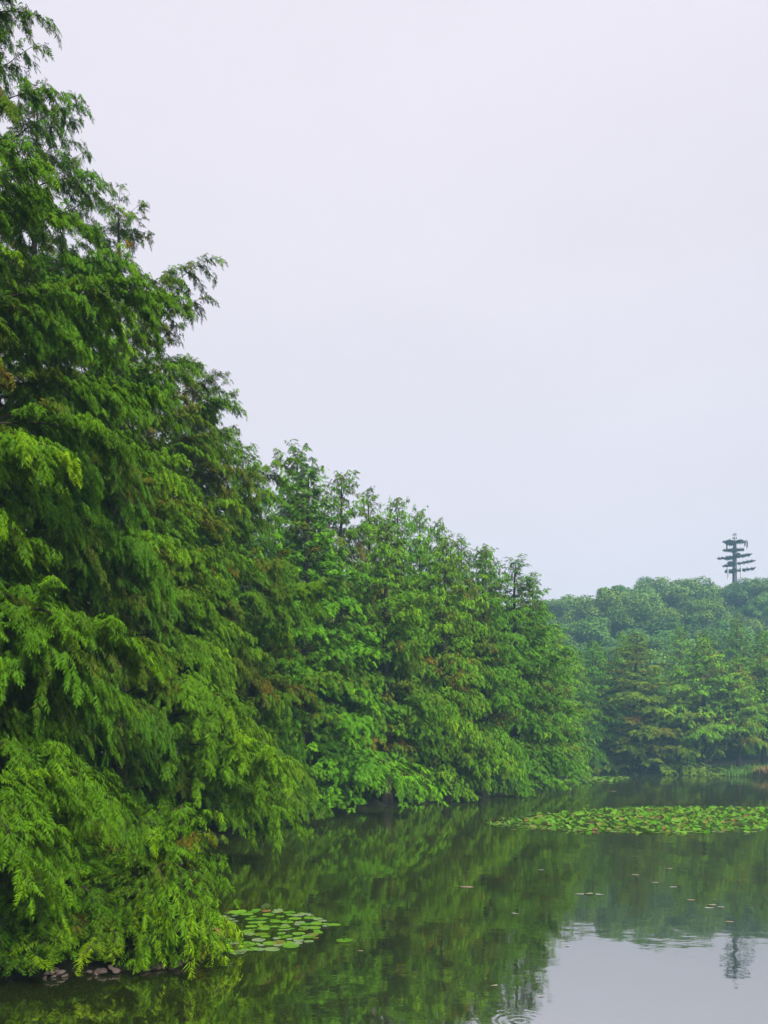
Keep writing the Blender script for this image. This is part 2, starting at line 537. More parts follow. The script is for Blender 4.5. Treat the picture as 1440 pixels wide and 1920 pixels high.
def broadleaf(name, seed, H, Rc, leaf, nleaf, nl=13):
    rng = np.random.default_rng(seed)
    trunk = Geo()
    zc = H - Rc * 0.95
    trunk.tube([(0, 0, -0.6), (0.1, 0, zc * 0.5), (0, 0.1, zc), (0.1, 0, H * 0.86)], [0.30, 0.21, 0.15, 0.04], 7)
    lobes = []
    for i in range(nl):
        az = i * 2.4 + rng.normal(0, .3); el = rng.uniform(-0.35, 1.0)
        rr = Rc * rng.uniform(0.40, 0.95)
        c = np.array([math.cos(az) * math.cos(el) * rr, math.sin(az) * math.cos(el) * rr, zc + math.sin(el) * rr * 0.85])
        lobes.append((c, Rc * rng.uniform(0.24, 0.50), rng.normal(0, 0.10)))
        trunk.tube([(0, 0, zc * rng.uniform(.5, .9)), c * [0.55, 0.55, 1] - [0, 0, Rc * .15], c], [0.10, 0.06, 0.02], 4, cap=False)
    lobes.append((np.array([0, 0, zc]), Rc * 0.6, 0.0))
    per = nleaf // len(lobes)
    P, T, NN = [], [], []
    for c, r, tv in lobes:
        d = rng.normal(0, 1, (per, 3)); d /= np.linalg.norm(d, axis=1, keepdims=True)
        rad = r * rng.uniform(0.55, 1.12, per) ** 0.7
        P.append(c + d * rad[:, None] * [1, 1, 0.8]); T.append(0.5 + tv + rng.normal(0, 0.16, per)); NN.append(d)
    P = np.concatenate(P); T = np.concatenate(T); NN = np.concatenate(NN)
    n = len(P)
    nn = NN + rng.normal(0, 0.5, (n, 3)) + [0, 0, 0.2]; nn /= np.linalg.norm(nn, axis=1, keepdims=True)
    a = np.cross(nn, rng.normal(0, 1, (n, 3))); a /= np.linalg.norm(a, axis=1, keepdims=True); b = np.cross(nn, a)
    s = leaf * rng.uniform(0.6, 1.4, n)[:, None]
    V = np.stack([P - a * s * .5, P + b * s * .32 - nn * s * .1, P + a * s * .55, P - b * s * .32 - nn * s * .1], 1).reshape(-1, 3)
    return dict(trunk=trunk.mesh(name + '_trunk', M_BARK, True), branches=None,
                crown=mesh_np(name + '_crown', V, np.arange(len(V)).reshape(-1, 4), M_BROAD, np.clip(T, 0, 1)), cones=None)


def plant_tree(name, k, x, y, s=1.0, rz=0.0, z=None, color=(1, 1, 1), label='', cat='tree', group=None):
    if z is None:
        z = float(terrain(np.array([x]), np.array([y]))[0])
    root = empty(name, (x, y, z), rz, s)
    for part in ('trunk', 'branches', 'crown'):
        if k[part]:
            o = obj(part, k[part], root)
            o.color = tuple(color) + (1,)
    if k['cones']:
        obj('seed_cones', k['cones'], root, kind='stuff')
    tag(root, label, cat, group)
    return root


# ------------------------------------------------------------------ trees: the three big cypresses close by
CL = dict(sec=(0.15, 0.30), puff=0.20, wild=0.6)
NEAR1 = conifer('near_cypress', 11, 15.6, 3.7, 0.9, 1.9, 72, 5.2, 56.0, 0.20, 13, 0.12, 0.95, brown=0.07, cones=0.05, tint0=0.54, lumps=0.22, t0=0.42,
                rise=(0.2, 0.55), fall=(0.25, 0.75), **CL)
NEAR2 = conifer('tall_cypress', 23, 17.0, 3.7, 0.7, 2.3, 90, 4.8, 38.0, 0.25, 11, 0.13, 0.95, brown=0.07, cones=0.10, tint0=0.52, lumps=0.24, t0=0.36, skirt=0.24,
                rise=(0.25, 0.65), fall=(0.25, 0.8), **CL)
NEAR3 = conifer('old_cypress', 37, 17.0, 3.8, 0.6, 2.5, 90, 4.8, 38.0, 0.25, 11, 0.13, 0.95, brown=0.14, cones=0.12, tint0=0.47, lumps=0.24, t0=0.36, skirt=0.24,
                rise=(0.25, 0.65), fall=(0.25, 0.8), **CL)

GR0 = 'big cypresses at the near end of the bank'
NEARS = [  # x, y, height scale, girth, turn, mesh, colour, label
    (-6.6, 11.3, 1.0, 0.88, 2.0, NEAR1, (0.92, 0.90, 0.9), 'bright yellow green cypress overhanging the black water at the stony bank point'),
    (-7.4, 14.2, 1.0, 0.74, 1.0, NEAR2, (0.85, 0.90, 1.1), 'tallest looking cypress, its crown reaching the very top of the picture'),
    (-7.5, 17.2, 0.985, 0.70, 4.1, NEAR3, (0.85, 0.95, 1.2), 'bluish cypress with a thin ragged spire just below the topmost crown'),
    (-6.9, 20.8, 1.0, 0.92, 5.2, NEAR2, (1.1, 1.05, 0.9), 'cypress whose lowest branch trails onto the water beyond the small lily patch'),
    (-7.2, 24.4, 0.95, 0.82, 0.6, NEAR3, (1.1, 1.0, 0.9), 'olive cypress third down the steep skyline of big trees'),
    (-6.7, 28.0, 0.95, 0.86, 3.9, NEAR2, (1.05, 0.95, 0.9), 'browned cypress with outstretched tips over the black water gap'),
    (-6.8, 31.2, 0.92, 0.74, 2.9, NEAR3, (1.0, 1.0, 1.0), 'last of the big steep cypresses before the skyline drops to the even row'),
]
for x, y, hs, g, rz, k, c, lab in NEARS:
    plant_tree('cypress_tree', k, x, y, (g, g, hs), rz, color=c, label=lab, group=GR0)

SAPLING = conifer('young_cypress', 41, 2.3, 0.75, 0.10, 2.0, 34, 11.0, 20.0, 0.24, 14, 0.09, 1.1, zmin=0.04, brown=0.15, tint0=0.66, taper_top=0.12)
GR2 = 'low cypress bushes along the stony point'
for x, y, sc_, rz, c, lab in (
        (-2.95, 11.35, (1, 1, 0.95), 0.0, (1.0, 1.0, 0.9), 'bushy light green young cypress at the very tip of the stony point'),
        (-3.55, 11.2, (1.1, 1.0, 0.60), 2.0, (0.95, 0.85, 0.9), 'low olive cypress bush above the pinkish stones of the point'),
        (-4.3, 11.1, (1.2, 1.1, 0.65), 4.0, (0.7, 0.75, 0.8), 'dim cypress bush above the dark stretch of waterline stones'),  # leaf colour darkened to paint the deep shade over this bank
        (-5.1, 10.9, (1.2, 1.1, 0.8), 1.0, (0.65, 0.7, 0.8), 'shadowed cypress bush farthest in under the bright overhanging cypress')):  # darkened leaves here too: the shade is put into their colour
    plant_tree('young_cypress', SAPLING, x, y, sc_, rz, label=lab, cat='young tree', group=GR2, color=c)

# ------------------------------------------------------------------ trees: the row along the middle bank
MIDS = [conifer('bank_cypress_a', 51, 16.0, 2.55, 0.5, 2.8, 104, 4.6, 21.0, 0.29, 14, 0.145, 1.05, brown=0.05, lumps=0.24, limb_sides=3, rise=(0.25, 0.7), fall=(0.35, 0.95), sec=(0.16, 0.34), puff=0.30, wild=0.6),
        conifer('bank_cypress_b', 52, 16.0, 2.35, 0.5, 3.0, 100, 4.6, 21.0, 0.29, 14, 0.145, 1.1, brown=0.09, lumps=0.24, limb_sides=3, rise=(0.25, 0.7), fall=(0.35, 0.95), sec=(0.16, 0.34), puff=0.30, wild=0.6),
        conifer('bank_cypress_c', 53, 16.0, 2.75, 0.5, 2.0, 104, 4.6, 21.0, 0.29, 14, 0.145, 0.9, brown=0.04, lumps=0.22, limb_sides=3, rise=(0.25, 0.7), fall=(0.35, 0.95), sec=(0.16, 0.34), puff=0.30, wild=0.6),
        conifer('bank_cypress_d', 54, 16.0, 2.2, 0.5, 3.2, 100, 4.6, 21.0, 0.29, 14, 0.145, 1.1, brown=0.06, lumps=0.25, limb_sides=3, rise=(0.25, 0.7), fall=(0.35, 0.95), sec=(0.16, 0.34), puff=0.30, wild=0.6)]
LEAN = conifer('shade_cypress', 55, 16.0, 3.3, 4.2, 1.8, 84, 4.6, 14.5, 0.33, 13, 0.15, 0.75, zmin=2.9, brown=0.08, lumps=0.15, limb_sides=3, rise=(0.25, 0.7), fall=(0.35, 0.95), sec=(0.16, 0.34), puff=0.30, wild=0.6)

rnd = random.Random(7)
GR1 = 'cypresses standing along the far part of the bank'
FRONT = [  # x, y, height, girth, mesh, colour, label
    (-3.7, 38.2, 16.2, 1.20, 2, (0.92, 1.08, 1.05), 'full green cypress with layered boughs, first beyond the olive one, over a black water gap'),
    (0.1, 42.6, 14.8, 1.02, 0, (1.05, 1.05, 1.0), 'bank cypress with drooping boughs, second after the black water gap'),
    (3.6, 46.6, 15.2, 1.00, 1, (1.25, 1.2, 0.9), 'narrow bank cypress with a bright flank, third after the black water gap'),
    (6.3, 50.6, 15.5, 1.00, 3, (0.9, 1.0, 1.1), 'slim dark green bank cypress, fourth after the black water gap'),
    (9.2, 55.8, 16.2, 1.18, 2, (0.82, 0.92, 1.05), 'tall pointed cypress ending the dense row, its brownish skirt touching the water'),
    (12.9, 66.5, 14.5, 1.15, 0, (1.35, 1.35, 1.00), 'lighter green cypress just past the end of the dense row'),
    (17.0, 79.0, 14.6, 1.10, 3, (1.5, 1.4, 0.95), 'pale yellow green cypress beside the far lily leaves at the shore'),
]
for x, y, h, g, k, c, lab in FRONT:
    s = h / 16.0
    plant_tree('cypress_tree', MIDS[k], x, y, (s * g * 1.08, s * g * 1.08, s), rnd.uniform(0, 6.28), color=tuple(1.3 * q for q in c), label=lab, group=GR1)
BACK = [
    (-6.2, 37.0, 16.4, 0.8, 'small pointed treetop peeping out beside the tall olive cypress'),
    (-4.6, 42.0, 18.5, 0.95, 'dark treetop standing highest at the head of the sloping row'),
    (-2.5, 46.0, 18.4, 1.0, 'rounded green treetop next down from the dark highest one'),
    (-0.9, 48.5, 18.3, 0.85, 'treetop third down the sloping skyline of the row'),
    (0.8, 50.5, 18.3, 0.85, 'treetop fourth down the sloping skyline of the row'),
    (2.4, 53.0, 18.3, 0.85, 'treetop fifth down the sloping skyline of the row'),
    (3.9, 55.5, 18.3, 0.8, 'treetop sixth down the sloping skyline of the row'),
    (5.6, 58.5, 18.0, 0.85, 'treetop seventh down the sloping skyline of the row'),
    (7.8, 61.0, 18.0, 0.85, 'treetop eighth down the skyline, just before the tall pointed end cypress'),
    (12.2, 65.5, 16.6, 0.9, 'thin treetop showing just behind the tall pointed end cypress'),
]
for i, (x, y, h, g, lab) in enumerate(BACK):
    s = h / 16.0
    q_ = rnd.uniform(1.2, 1.75)
    c = (q_ * rnd.uniform(0.85, 1.1), q_, q_ * rnd.uniform(0.9, 1.2))
    plant_tree('cypress_tree', MIDS[(i * 3 + 1) % 4], x, y, (s * g, s * g, s), rnd.uniform(0, 6.28), color=c, label=lab, group=GR1)
FILL = [(-7.0, 29.5, 14.0, 'shaded cypress in the gap between the wide olive cypress and the black water gap'),
        (-11.5, 13.5, 14, 'dark cypress behind the trunk of the bright overhanging cypress'),
        (-12.0, 21.0, 15, 'dark cypress inland of the tallest cypress'),
        (-11.0, 28.0, 15, 'dark cypress inland of the wide olive cypress'),
        (-10.0, 34.0, 15.5, 'dark cypress inland of the black water gap'),
        (-12.5, 6.5, 13, 'dark cypress beside the shadowed water below the bright overhanging cypress'),
        (-8.0, 43.5, 15.5, 'dark cypress inland of the highest treetop of the row'),
        (-6.0, 50, 15, 'dark cypress inland behind the rounded second treetop'),
        (-2, 56, 15, 'dark cypress inland behind the middle of the row skyline'),
        (3, 63, 15, 'dark cypress inland behind the lower end of the row skyline'),
        (9, 71, 14, 'dark cypress behind the tall pointed end cypress'),
        (15, 82, 13, 'dark cypress inland of the pale yellow green shore tree'),
        (21.5, 92, 13, 'dark cypress over the small clump of lily leaves under the far bank'),
        (18, 97, 14, 'dark cypress in the corner where the row meets the far shore')]
for i, (x, y, h, lab) in enumerate(FILL):
    s = h / 16.0
    plant_tree('cypress_tree', MIDS[(i * 2 + 1) % 4], x, y, (s * 1.5, s * 1.5, s), rnd.uniform(0, 6.28), color=(0.85, 0.95, 1.0),
               label=lab, group='cypresses filling the gaps behind the bank row')

# ------------------------------------------------------------------ trees: the far shore
FAR = [
    (31.2, 99.0, 18.8, 1.85, 2, (1.25, 0.88, 0.95), MIDS, 'broad cone shaped far shore cypress with rusty brown boughs, straight beyond the open water'),
    (26.3, 100.5, 16.6, 1.5, 1, (0.75, 0.95, 1.15), MIDS, 'blue green rounded far shore tree adjoining the rusty brown cypress'),
    (23.2, 97.0, 14.5, 0.95, 0, (1.4, 1.35, 0.95), MIDS, 'light green far shore tree tucked behind the end of the bank row'),
    (38.2, 95.5, 17.2, 1.15, 2, (1.45, 1.40, 1.0), LEAN, 'bright green pyramid tree standing over the small green duckweed raft'),
    (41.8, 94.5, 13.5, 1.15, 0, (1.55, 1.40, 0.90), LEAN, 'shorter yellow green tree just beside the bright pyramid tree'),
    (46.2, 97.0, 16.6, 1.10, 1, (1.30, 1.35, 1.00), LEAN, 'tall green tree above the reeds with twin bare trunks below'),
    (50.5, 96.0, 17.0, 1.10, 1, (1.3, 1.3, 1.00), LEAN, 'green far shore tree past the reeds at the picture edge'),
    (36.4, 108.0, 15.5, 0.95, 3, (0.75, 0.95, 1.15), MIDS, 'shadowed tree between the rusty brown cypress and the bright pyramid tree'),
    (46.5, 116.0, 19.0, 1.00, 2, (0.95, 0.80, 0.95), MIDS, 'grey green spire rising behind the trees over the reeds'),
    (42.8, 116.0, 20.2, 0.85, 2, (1.35, 1.35, 1.00), MIDS, 'pale pointed spire behind the bright pyramid tree'),
    (52.0, 118.0, 20.5, 1.0, 0, (0.9, 0.9, 1.0), MIDS, 'tall spire at the hill foot by the picture edge'),
    (29.5, 110.0, 17.0, 1.0, 0, (1.4, 1.35, 0.9), MIDS, 'yellowish tree between the two largest far shore trees'),
    (33.8, 113.0, 19.0, 0.9, 3, (1.3, 1.3, 1.0), MIDS, 'slender spire just behind the rusty brown cypress'),
]
for x, y, h, g, k, c, kind, lab in FAR:
    s = h / 16.0
    mesh = kind[k] if isinstance(kind, list) else kind
    plant_tree('cypress_tree', mesh, x, y, (s * g, s * g, s), rnd.uniform(0, 6.28), color=tuple(1.45 * q for q in c), label=lab, group='trees along the far shore')

# ------------------------------------------------------------------ trees: the wooded hill
BROADS = [broadleaf('hill_tree_a', 71, 11.0, 5.0, 0.42, 12000, 20), broadleaf('hill_tree_b', 72, 12.0, 5.6, 0.44, 13000, 24),
          broadleaf('hill_tree_c', 73, 10.5, 4.4, 0.40, 11000, 17)]
rg = random.Random(21)
pts = []
tries = 0
while tries < 9000 and len(pts) < 215:
    tries += 1
    y = rg.uniform(112, 256)
    x = (rg.uniform(925, 1540) - 720) / 1500 * y
    dmin = 7.4 + 1.4 * (y > 200)
    if lake_sd(np.array([x]), np.array([y]))[0] < 3:
        continue
    if y > 150 and 0.337 < x / y < 0.358:      # the saddle in the ridge is thinly wooded
        continue
    if all((x - a) ** 2 + (y - b) ** 2 > dmin * dmin for a, b in pts) and (x - 103) ** 2 + (y - 235) ** 2 > 5 ** 2:
        pts.append((x, y))
big = len(pts)
tries = 0
while tries < 4000 and len(pts) < big + 60:      # smaller trees fill the crest between the big crowns
    tries += 1
    y = rg.uniform(200, 262)
    x = (rg.uniform(925, 1540) - 720) / 1500 * y
    if 0.335 < x / y < 0.36:
        continue
    if all((x - a) ** 2 + (y - b) ** 2 > 4.4 ** 2 for a, b in pts) and (x - 103) ** 2 + (y - 235) ** 2 > 3 ** 2:
        pts.append((x, y))
small_pts = set(pts[big:])
pts += [(98.6, 227.0), (103.2, 230.0), (108.2, 231.0)]      # crowns hiding the foot of the mast
pts.sort(key=lambda q: -q[1])
for i, (x, y) in enumerate(pts):
    s = rg.uniform(0.45, 0.62) if (x, y) in small_pts else rg.uniform(0.85, 1.45)
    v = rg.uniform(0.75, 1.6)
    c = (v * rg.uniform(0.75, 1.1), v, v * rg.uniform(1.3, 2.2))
    px = 720 + 1500 * x / y
    place = ('above the bank row' if px < 1110 else 'above the rusty cypress' if px < 1255 else
             'above the bright pyramid tree' if px < 1350 else 'below the mast' if px < 1450 else 'past the mast')
    tier = 'at the foot of the hill' if y < 145 else 'halfway up the hill' if y < 185 else 'high on the hill' if y < 220 else 'on the hill crest'
    warm = c[0] / v > 0.93
    tone = ('olive' if warm else 'bluish') if v < 0.95 else ('mid green' if warm else 'cool green') if v < 1.3 else ('yellowish' if warm else 'pale green')
    size = 'low' if s < 0.7 else 'small' if s < 1.0 else 'broad' if s > 1.25 else 'rounded'
    plant_tree('broadleaf_tree', BROADS[i % 3], x, y, (s, s, min(s, 1.15) * rg.uniform(0.85, 1.05)), rg.uniform(0, 6.28), color=c,
               label=f'{size} {tone} treetop {tier} {place}', group='broadleaf trees on the wooded hill')

# ------------------------------------------------------------------ the communications tower on the hill
TX, TY = 103.0, 235.0
TZ = float(terrain(np.array([TX]), np.array([TY]))[0])
tw = empty('communications_tower', (TX, TY, TZ))
tag(tw, 'dark communications mast disguised as a pine, standing on the hill crest', 'mast')
H0 = 66.6 - TZ
g = Geo(); g.tube([(0, 0, -0.5), (0, 0, 8), (0, 0, H0 - 2.6)], [0.85, 0.75, 0.5], 10); obj('mast', g.mesh('mast', M_STEEL, True), tw)
g = Geo(); g.tube([(0, 0, H0 - 2.6), (0, 0, H0)], [0.10, 0.05], 6); obj('lightning_rod', g.mesh('lightning_rod', M_STEEL), tw)
g = Geo()
for k in range(3):
    a = 2 * math.pi * k / 3 + 0.2
    g.box((0.45 * math.cos(a), 0.45 * math.sin(a), H0 - 0.5), (0.16, 0.16, 0.7), a)
    g.tube([(0, 0, H0 - 0.5), (0.45 * math.cos(a), 0.45 * math.sin(a), H0 - 0.5)], [0.04, 0.04], 5)
    g.box((0.5 * math.cos(a + 1), 0.5 * math.sin(a + 1), H0 - 1.6), (0.2, 0.2, 0.6), a)
    g.tube([(0, 0, H0 - 1.6), (0.5 * math.cos(a + 1), 0.5 * math.sin(a + 1), H0 - 1.6)], [0.04, 0.04], 5)
obj('antenna_head', g.mesh('antenna_head', M_STEEL), tw)
rt = np.random.default_rng(5)


def mast_branch(dx, dy, z, L, rise):
    """A horizontal arm carrying bristly plastic needle tufts."""
    br = Geo()
    d = np.array([dx, dy, 0.0]); d /= np.linalg.norm(d)
    br.tube([np.array([0, 0, z]), np.array([0, 0, z + rise * .4]) + d * L * .5, np.array([0, 0, z + rise]) + d * L], [0.11, 0.09, 0.05], 5)
    o = obj('branch', br.mesh('branch', M_STEEL), tw)
    nd = Geo()
    for q in range(320):
        t = rt.uniform(0.16, 1.0)
        c = np.array([0, 0, z + rise * t]) + d * L * t
        w = rt.normal(0, 1, 3); w[2] *= 0.55; w /= np.linalg.norm(w)
        ln = rt.uniform(0.4, 0.85)
        s = np.cross(w, d + 0.01); s /= np.linalg.norm(s) + 1e-9
        nd.add([c - s * .13, c + s * .13, c + w * ln + s * .08, c + w * ln - s * .08], [(0, 1, 2, 3)])
    obj('needle_tufts', nd.mesh('needle_tufts', M_NEEDLE), o, kind='stuff')


z_of = lambda py: CAM_H + (1405 - py) / 1500 * TY - TZ
TIERS = [(1017, 3.0, 2.9, 0.0), (1032, 2.9, 2.2, 0.1), (1045, 4.8, 4.6, 0.0), (1058, 3.0, 5.3, 0.0), (1071, 2.4, 6.0, 0.0)]
for n_, (py, ll, lr, rs) in enumerate(TIERS):
    z = z_of(py)
    mast_branch(-1, 0.15 * (n_ % 2 - .5), z, ll, -0.5 if n_ in (2, 3) else 0.1)
    mast_branch(1, -0.2 * (n_ % 2 - .5), z, lr, 0.9 if n_ >= 2 else 0.15)
    for k in range(3):
        a = (0.9 + 0.9 * k + 0.3 * n_) * (1 if (k + n_) % 2 else -1)
        mast_branch(math.cos(a), math.sin(a), z + rt.uniform(-.15, .15), rt.uniform(1.6, 2.6), rt.uniform(-.1, .25))
for px, za, zb_ in ((1400, 1012, 1030), (1396, 1014, 1026), (1362, 1018, 1034)):
    g = Geo(); x = (px - 720) / 1500 * TY - TX
    z0, z1 = z_of(zb_), z_of(za)
    g.box((x, -0.3, (z0 + z1) / 2), (0.35, 0.22, (z1 - z0) * 0.62))
    g.tube([(x, -0.1, z0), (x, -0.1, z1)], [0.06, 0.06], 6)
    g.tube([(0, 0, z1 - 0.3), (x, -0.1, z1 - 0.3)], [0.05, 0.05], 5)
    obj('panel_antenna', g.mesh('panel_antenna', M_STEEL), tw)
for px, za, zb_ in ((1363, 1064, 1086), (1388, 1062, 1088)):
    g = Geo(); x = (px - 720) / 1500 * TY - TX
    z0, z1 = z_of(zb_), z_of(za)
    g.tube([(x, -0.6, z0), (x, -0.6, z1)], [0.20, 0.20], 8)
    g.tube([(0, 0, z1 - 0.6), (x, -0.6, z1 - 0.6)], [0.06, 0.06], 5)
    g.tube([(0, 0, z0 + 0.6), (x, -0.6, z0 + 0.6)], [0.06, 0.06], 5)
    obj('pale_antenna_tube', g.mesh('pale_antenna_tube', M_WHITE), tw)

# ------------------------------------------------------------------ lily pads
def pad_mesh(name, rng, r, tint, cup=0.0, n=11):
    """A notched, slightly wavy floating leaf with a thin rim."""
    g = Geo()
    v = [(0, 0, 0.004)]
    for k in range(n):
        a = 0.16 + (2 * math.pi - 0.32) * k / (n - 1)
        rr = r * (1 + 0.05 * rng.normal())
        v.append((rr * math.cos(a), rr * math.sin(a), 0.006 + cup * r + 0.012 * rng.uniform(-0.3, 1)))
    f = [(0, k, k + 1) for k in range(1, n)]
    g.add(v, f, tint)
    lo = [(p[0] * 0.985, p[1] * 0.985, p[2] - 0.006) for p in v]
    o = len(v)
    g.add(v + lo, [(k, k + o, k + 1 + o, k + 1) for k in range(1, n)], tint)
    return g.mesh(name, M_PAD)


rp_ = np.random.default_rng(99)
PADS = [pad_mesh('lily_pad', rp_, 1.0, t, c) for t in (0.08, 0.20, 0.35, 0.5, 0.62, 0.75, 0.85, 0.95, 1.0) for c in (0.0, 0.10)]
PALE = [m for i, m in enumerate(PADS) if i // 2 >= 5]  # pale set: the sky's sheen on flat pads painted into the leaf colour
GREEN = [m for i, m in enumerate(PADS) if 2 <= i // 2 <= 6]
RUST = [m for i, m in enumerate(PADS) if i // 2 <= 1]
rl = random.Random(4)


def pad(me, x, y, z, r, tilt, label, group):
    o = obj('lily_pad', me, None, (x, y, z))
    o.scale = (r, r, r)
    o.rotation_euler = (rl.gauss(0, tilt), rl.gauss(0, tilt), rl.uniform(0, 6.28))
    tag(o, label, 'lily pad', group)
    return o


def where_in(x, y):
    u, v = (x + 2.15) / 1.25, (y - 13.35) / 1.55
    if u > 0.85:
        return 'at its open water tip'
    row = 'along its far edge' if v > 0.5 else 'along its near edge' if v < -0.5 else 'in its middle'
    return row + (' near the cypress' if u < -0.35 else ' towards open water' if u > 0.35 else '')


# the small patch by the stony point
GP1 = 'lily pads in the small patch by the stony point'
placed = []
tries = 0
while len(placed) < 150 and tries < 12000:
    tries += 1
    u, v = rl.uniform(-1, 1), rl.uniform(-1, 1)
    if u * u + v * v > 1:
        continue
    x, y = -2.25 + 1.30 * u + 0.12 * v, 13.35 + 1.55 * v - 0.15 * u
    r = rl.uniform(0.06, 0.125)
    if any((x - a) ** 2 + (y - b) ** 2 < (0.58 * (r + c)) ** 2 for a, b, c in placed):
        continue
    placed.append((x, y, r))
placed += [(-0.62, 12.55, 0.13), (-2.15, 11.75, 0.12), (-0.85, 13.6, 0.12), (-1.4, 12.1, 0.13)]
for i, (x, y, r) in enumerate(placed):
    q = rl.random()
    up = q < 0.20 and x < -1.9
    if up:
        rust = rl.random() < 0.35
        pad(rl.choice(RUST if rust else GREEN), x, y, 0.07 + rl.uniform(0, .05), r, 0.55,
            ('reddish tilted lily leaf in the small patch ' if rust else 'raised green lily leaf in the small patch ') + where_in(x, y), GP1)
    else:
        hue = 'browning' if rl.random() < 0.06 else 'green' if rl.random() < 0.25 else 'pale'
        pad(rl.choice({'browning': RUST, 'green': GREEN, 'pale': PALE}[hue]), x, y, 0.004 + 0.002 * (i % 5), r, 0.02,
            ('large ' if r > 0.1 else 'small ' if r < 0.075 else 'medium ') + hue + ' lily pad in the small patch ' + where_in(x, y), GP1)

# the big bed in the open water
BED = np.array([(4.4, 32.2), (5.6, 30.6), (7.2, 29.4), (9.0, 28.8), (11.2, 28.9), (13.5, 30.0), (16, 31.2), (19, 32.2), (21.5, 34), (22, 36.5),
                (20.5, 38.6), (18, 40.2), (15, 40.8), (12, 40.3), (9.8, 38.6), (7.6, 36.4), (5.8, 34.2)], float)


def bed_sd(x, y):
    best, ins = 1e9, False
    for i in range(len(BED)):
        a, b = BED[i], BED[(i + 1) % len(BED)]
        ab = b - a; p = np.array([x, y]); t = max(0, min(1, ((p - a) @ ab) / (ab @ ab)))
        best = min(best, np.linalg.norm(p - a - t * ab))
        if (a[1] > y) != (b[1] > y) and x < (b[0] - a[0]) * (y - a[1]) / (b[1] - a[1]) + a[0]:
            ins = not ins
    return best if ins else -best


bed = []
cell = {}
for _ in range(26000):
    x, y = rl.uniform(4.2, 22), rl.uniform(28.5, 41)
    r = rl.uniform(0.065, 0.13)
    e_ = bed_sd(x + rl.gauss(0, .1), y + rl.gauss(0, .18))
    if (e_ < 0 and (e_ < -1.0 or rl.random() < 0.93)) or (e_ < 0.6 and rl.random() < 0.35):
        continue
    ci, cj = int(x / .32), int(y / .32)
    ok = True
    for a in (ci - 1, ci, ci + 1):
        for b in (cj - 1, cj, cj + 1):
            for (qx, qy, qr) in cell.get((a, b), ()):
                if (x - qx) ** 2 + (y - qy) ** 2 < (0.62 * (r + qr)) ** 2:
                    ok = False
    if ok:
        cell.setdefault((ci, cj), []).append((x, y, r)); bed.append((x, y, r, e_))
visible = [q for q in bed if q[0] / q[1] < 0.49]
visible.sort(key=lambda q: q[1])
single = set(id(q) for q in visible[:144])
GP2 = 'lily pads along the near edge of the big bed'
mass = Geo()
for q in bed:
    x, y, r, e_ = q
    k = rl.random()
    inner = max(0.0, min(1.0, e_ / 1.6))
    raised = k < 0.30 + 0.50 * inner
    rust = rl.random() < (0.10 if raised else 0.16)
    src = rl.choice(RUST if rust else (GREEN if raised or rl.random() < .4 else PALE))  # flat pads often get the pale colours that stand in for sky reflection
    z = (0.03 + rl.uniform(0.0, 0.20) * inner) if raised else 0.004 + rl.uniform(0, 0.012)
    tl = 0.42 if raised else 0.03
    if id(q) in single:
        lab = ('rusty lily leaf at the big bed\'s near edge' if rust else
               'upright green lily leaf on the big bed\'s near edge' if raised else 'pale flat lily pad fringing the big bed')
        px = 720 + 1500 * x / y
        pad(src, x, y, z, r, tl, lab + (' by its pointed tip' if px < 1010 else ' next to the tip' if px < 1090 else ' at the front bulge' if px < 1230 else
                                        ' past the front bulge' if px < 1340 else ' near the picture edge'), GP2)
    else:
        ax, ay, az = rl.gauss(0, tl), rl.gauss(0, tl), rl.uniform(0, 6.28)
        M = np.array([[math.cos(az), -math.sin(az), 0], [math.sin(az), math.cos(az), 0], [0, 0, 1]])
        M = M @ np.array([[1, 0, 0], [0, math.cos(ax), -math.sin(ax)], [0, math.sin(ax), math.cos(ax)]])
        M = M @ np.array([[math.cos(ay), 0, math.sin(ay)], [0, 1, 0], [-math.sin(ay), 0, math.cos(ay)]])
        co = np.array([v.co[:] for v in src.vertices]) @ M.T * r + [x, y, z]
        co[:, 2] = np.maximum(co[:, 2], 0.003)
        top = [tuple(p.vertices) for p in src.polygons if len(p.vertices) == 3]
        mass.add(co[:12], top, src.attributes['tint'].data[0].value)
o = obj('lily_pad_bed', mass.mesh('lily_pad_bed', M_PAD), kind='stuff')
tag(o, 'crowded bed of green and rusty lily pads floating in open water', 'lily pads')


def raft(name, ring, n, seed, label, tints, rmin=0.14, rmax=0.24, lift=0.12):
    """A distant floating mat of small leaves."""
    rr = random.Random(seed); g = Geo()
    cx, cy, ax, ay, rot = ring
    for _ in range(n):
        while True:
            u, v = rr.uniform(-1, 1), rr.uniform(-1, 1)
            if u * u + v * v < 1:
                break
        x = cx + ax * u * math.cos(rot) - ay * v * math.sin(rot); y = cy + ax * u * math.sin(rot) + ay * v * math.cos(rot)
        r = rr.uniform(rmin, rmax); z = 0.004 + rr.uniform(0, lift); a0 = rr.uniform(0, 6.28); tx_, ty_ = rr.gauss(0, .2), rr.gauss(0, .2)
        vs = [(x + r * math.cos(a0 + k * math.pi / 3), y + r * math.sin(a0 + k * math.pi / 3),
               max(0.003, z + r * (tx_ * math.cos(k * math.pi / 3) + ty_ * math.sin(k * math.pi / 3)))) for k in range(6)]
        g.add(vs, [(0, 1, 2, 3, 4, 5)], rr.choice(tints))
    o = obj(name, g.mesh(name, M_PAD), kind='stuff')
    tag(o, label, 'lily pads')


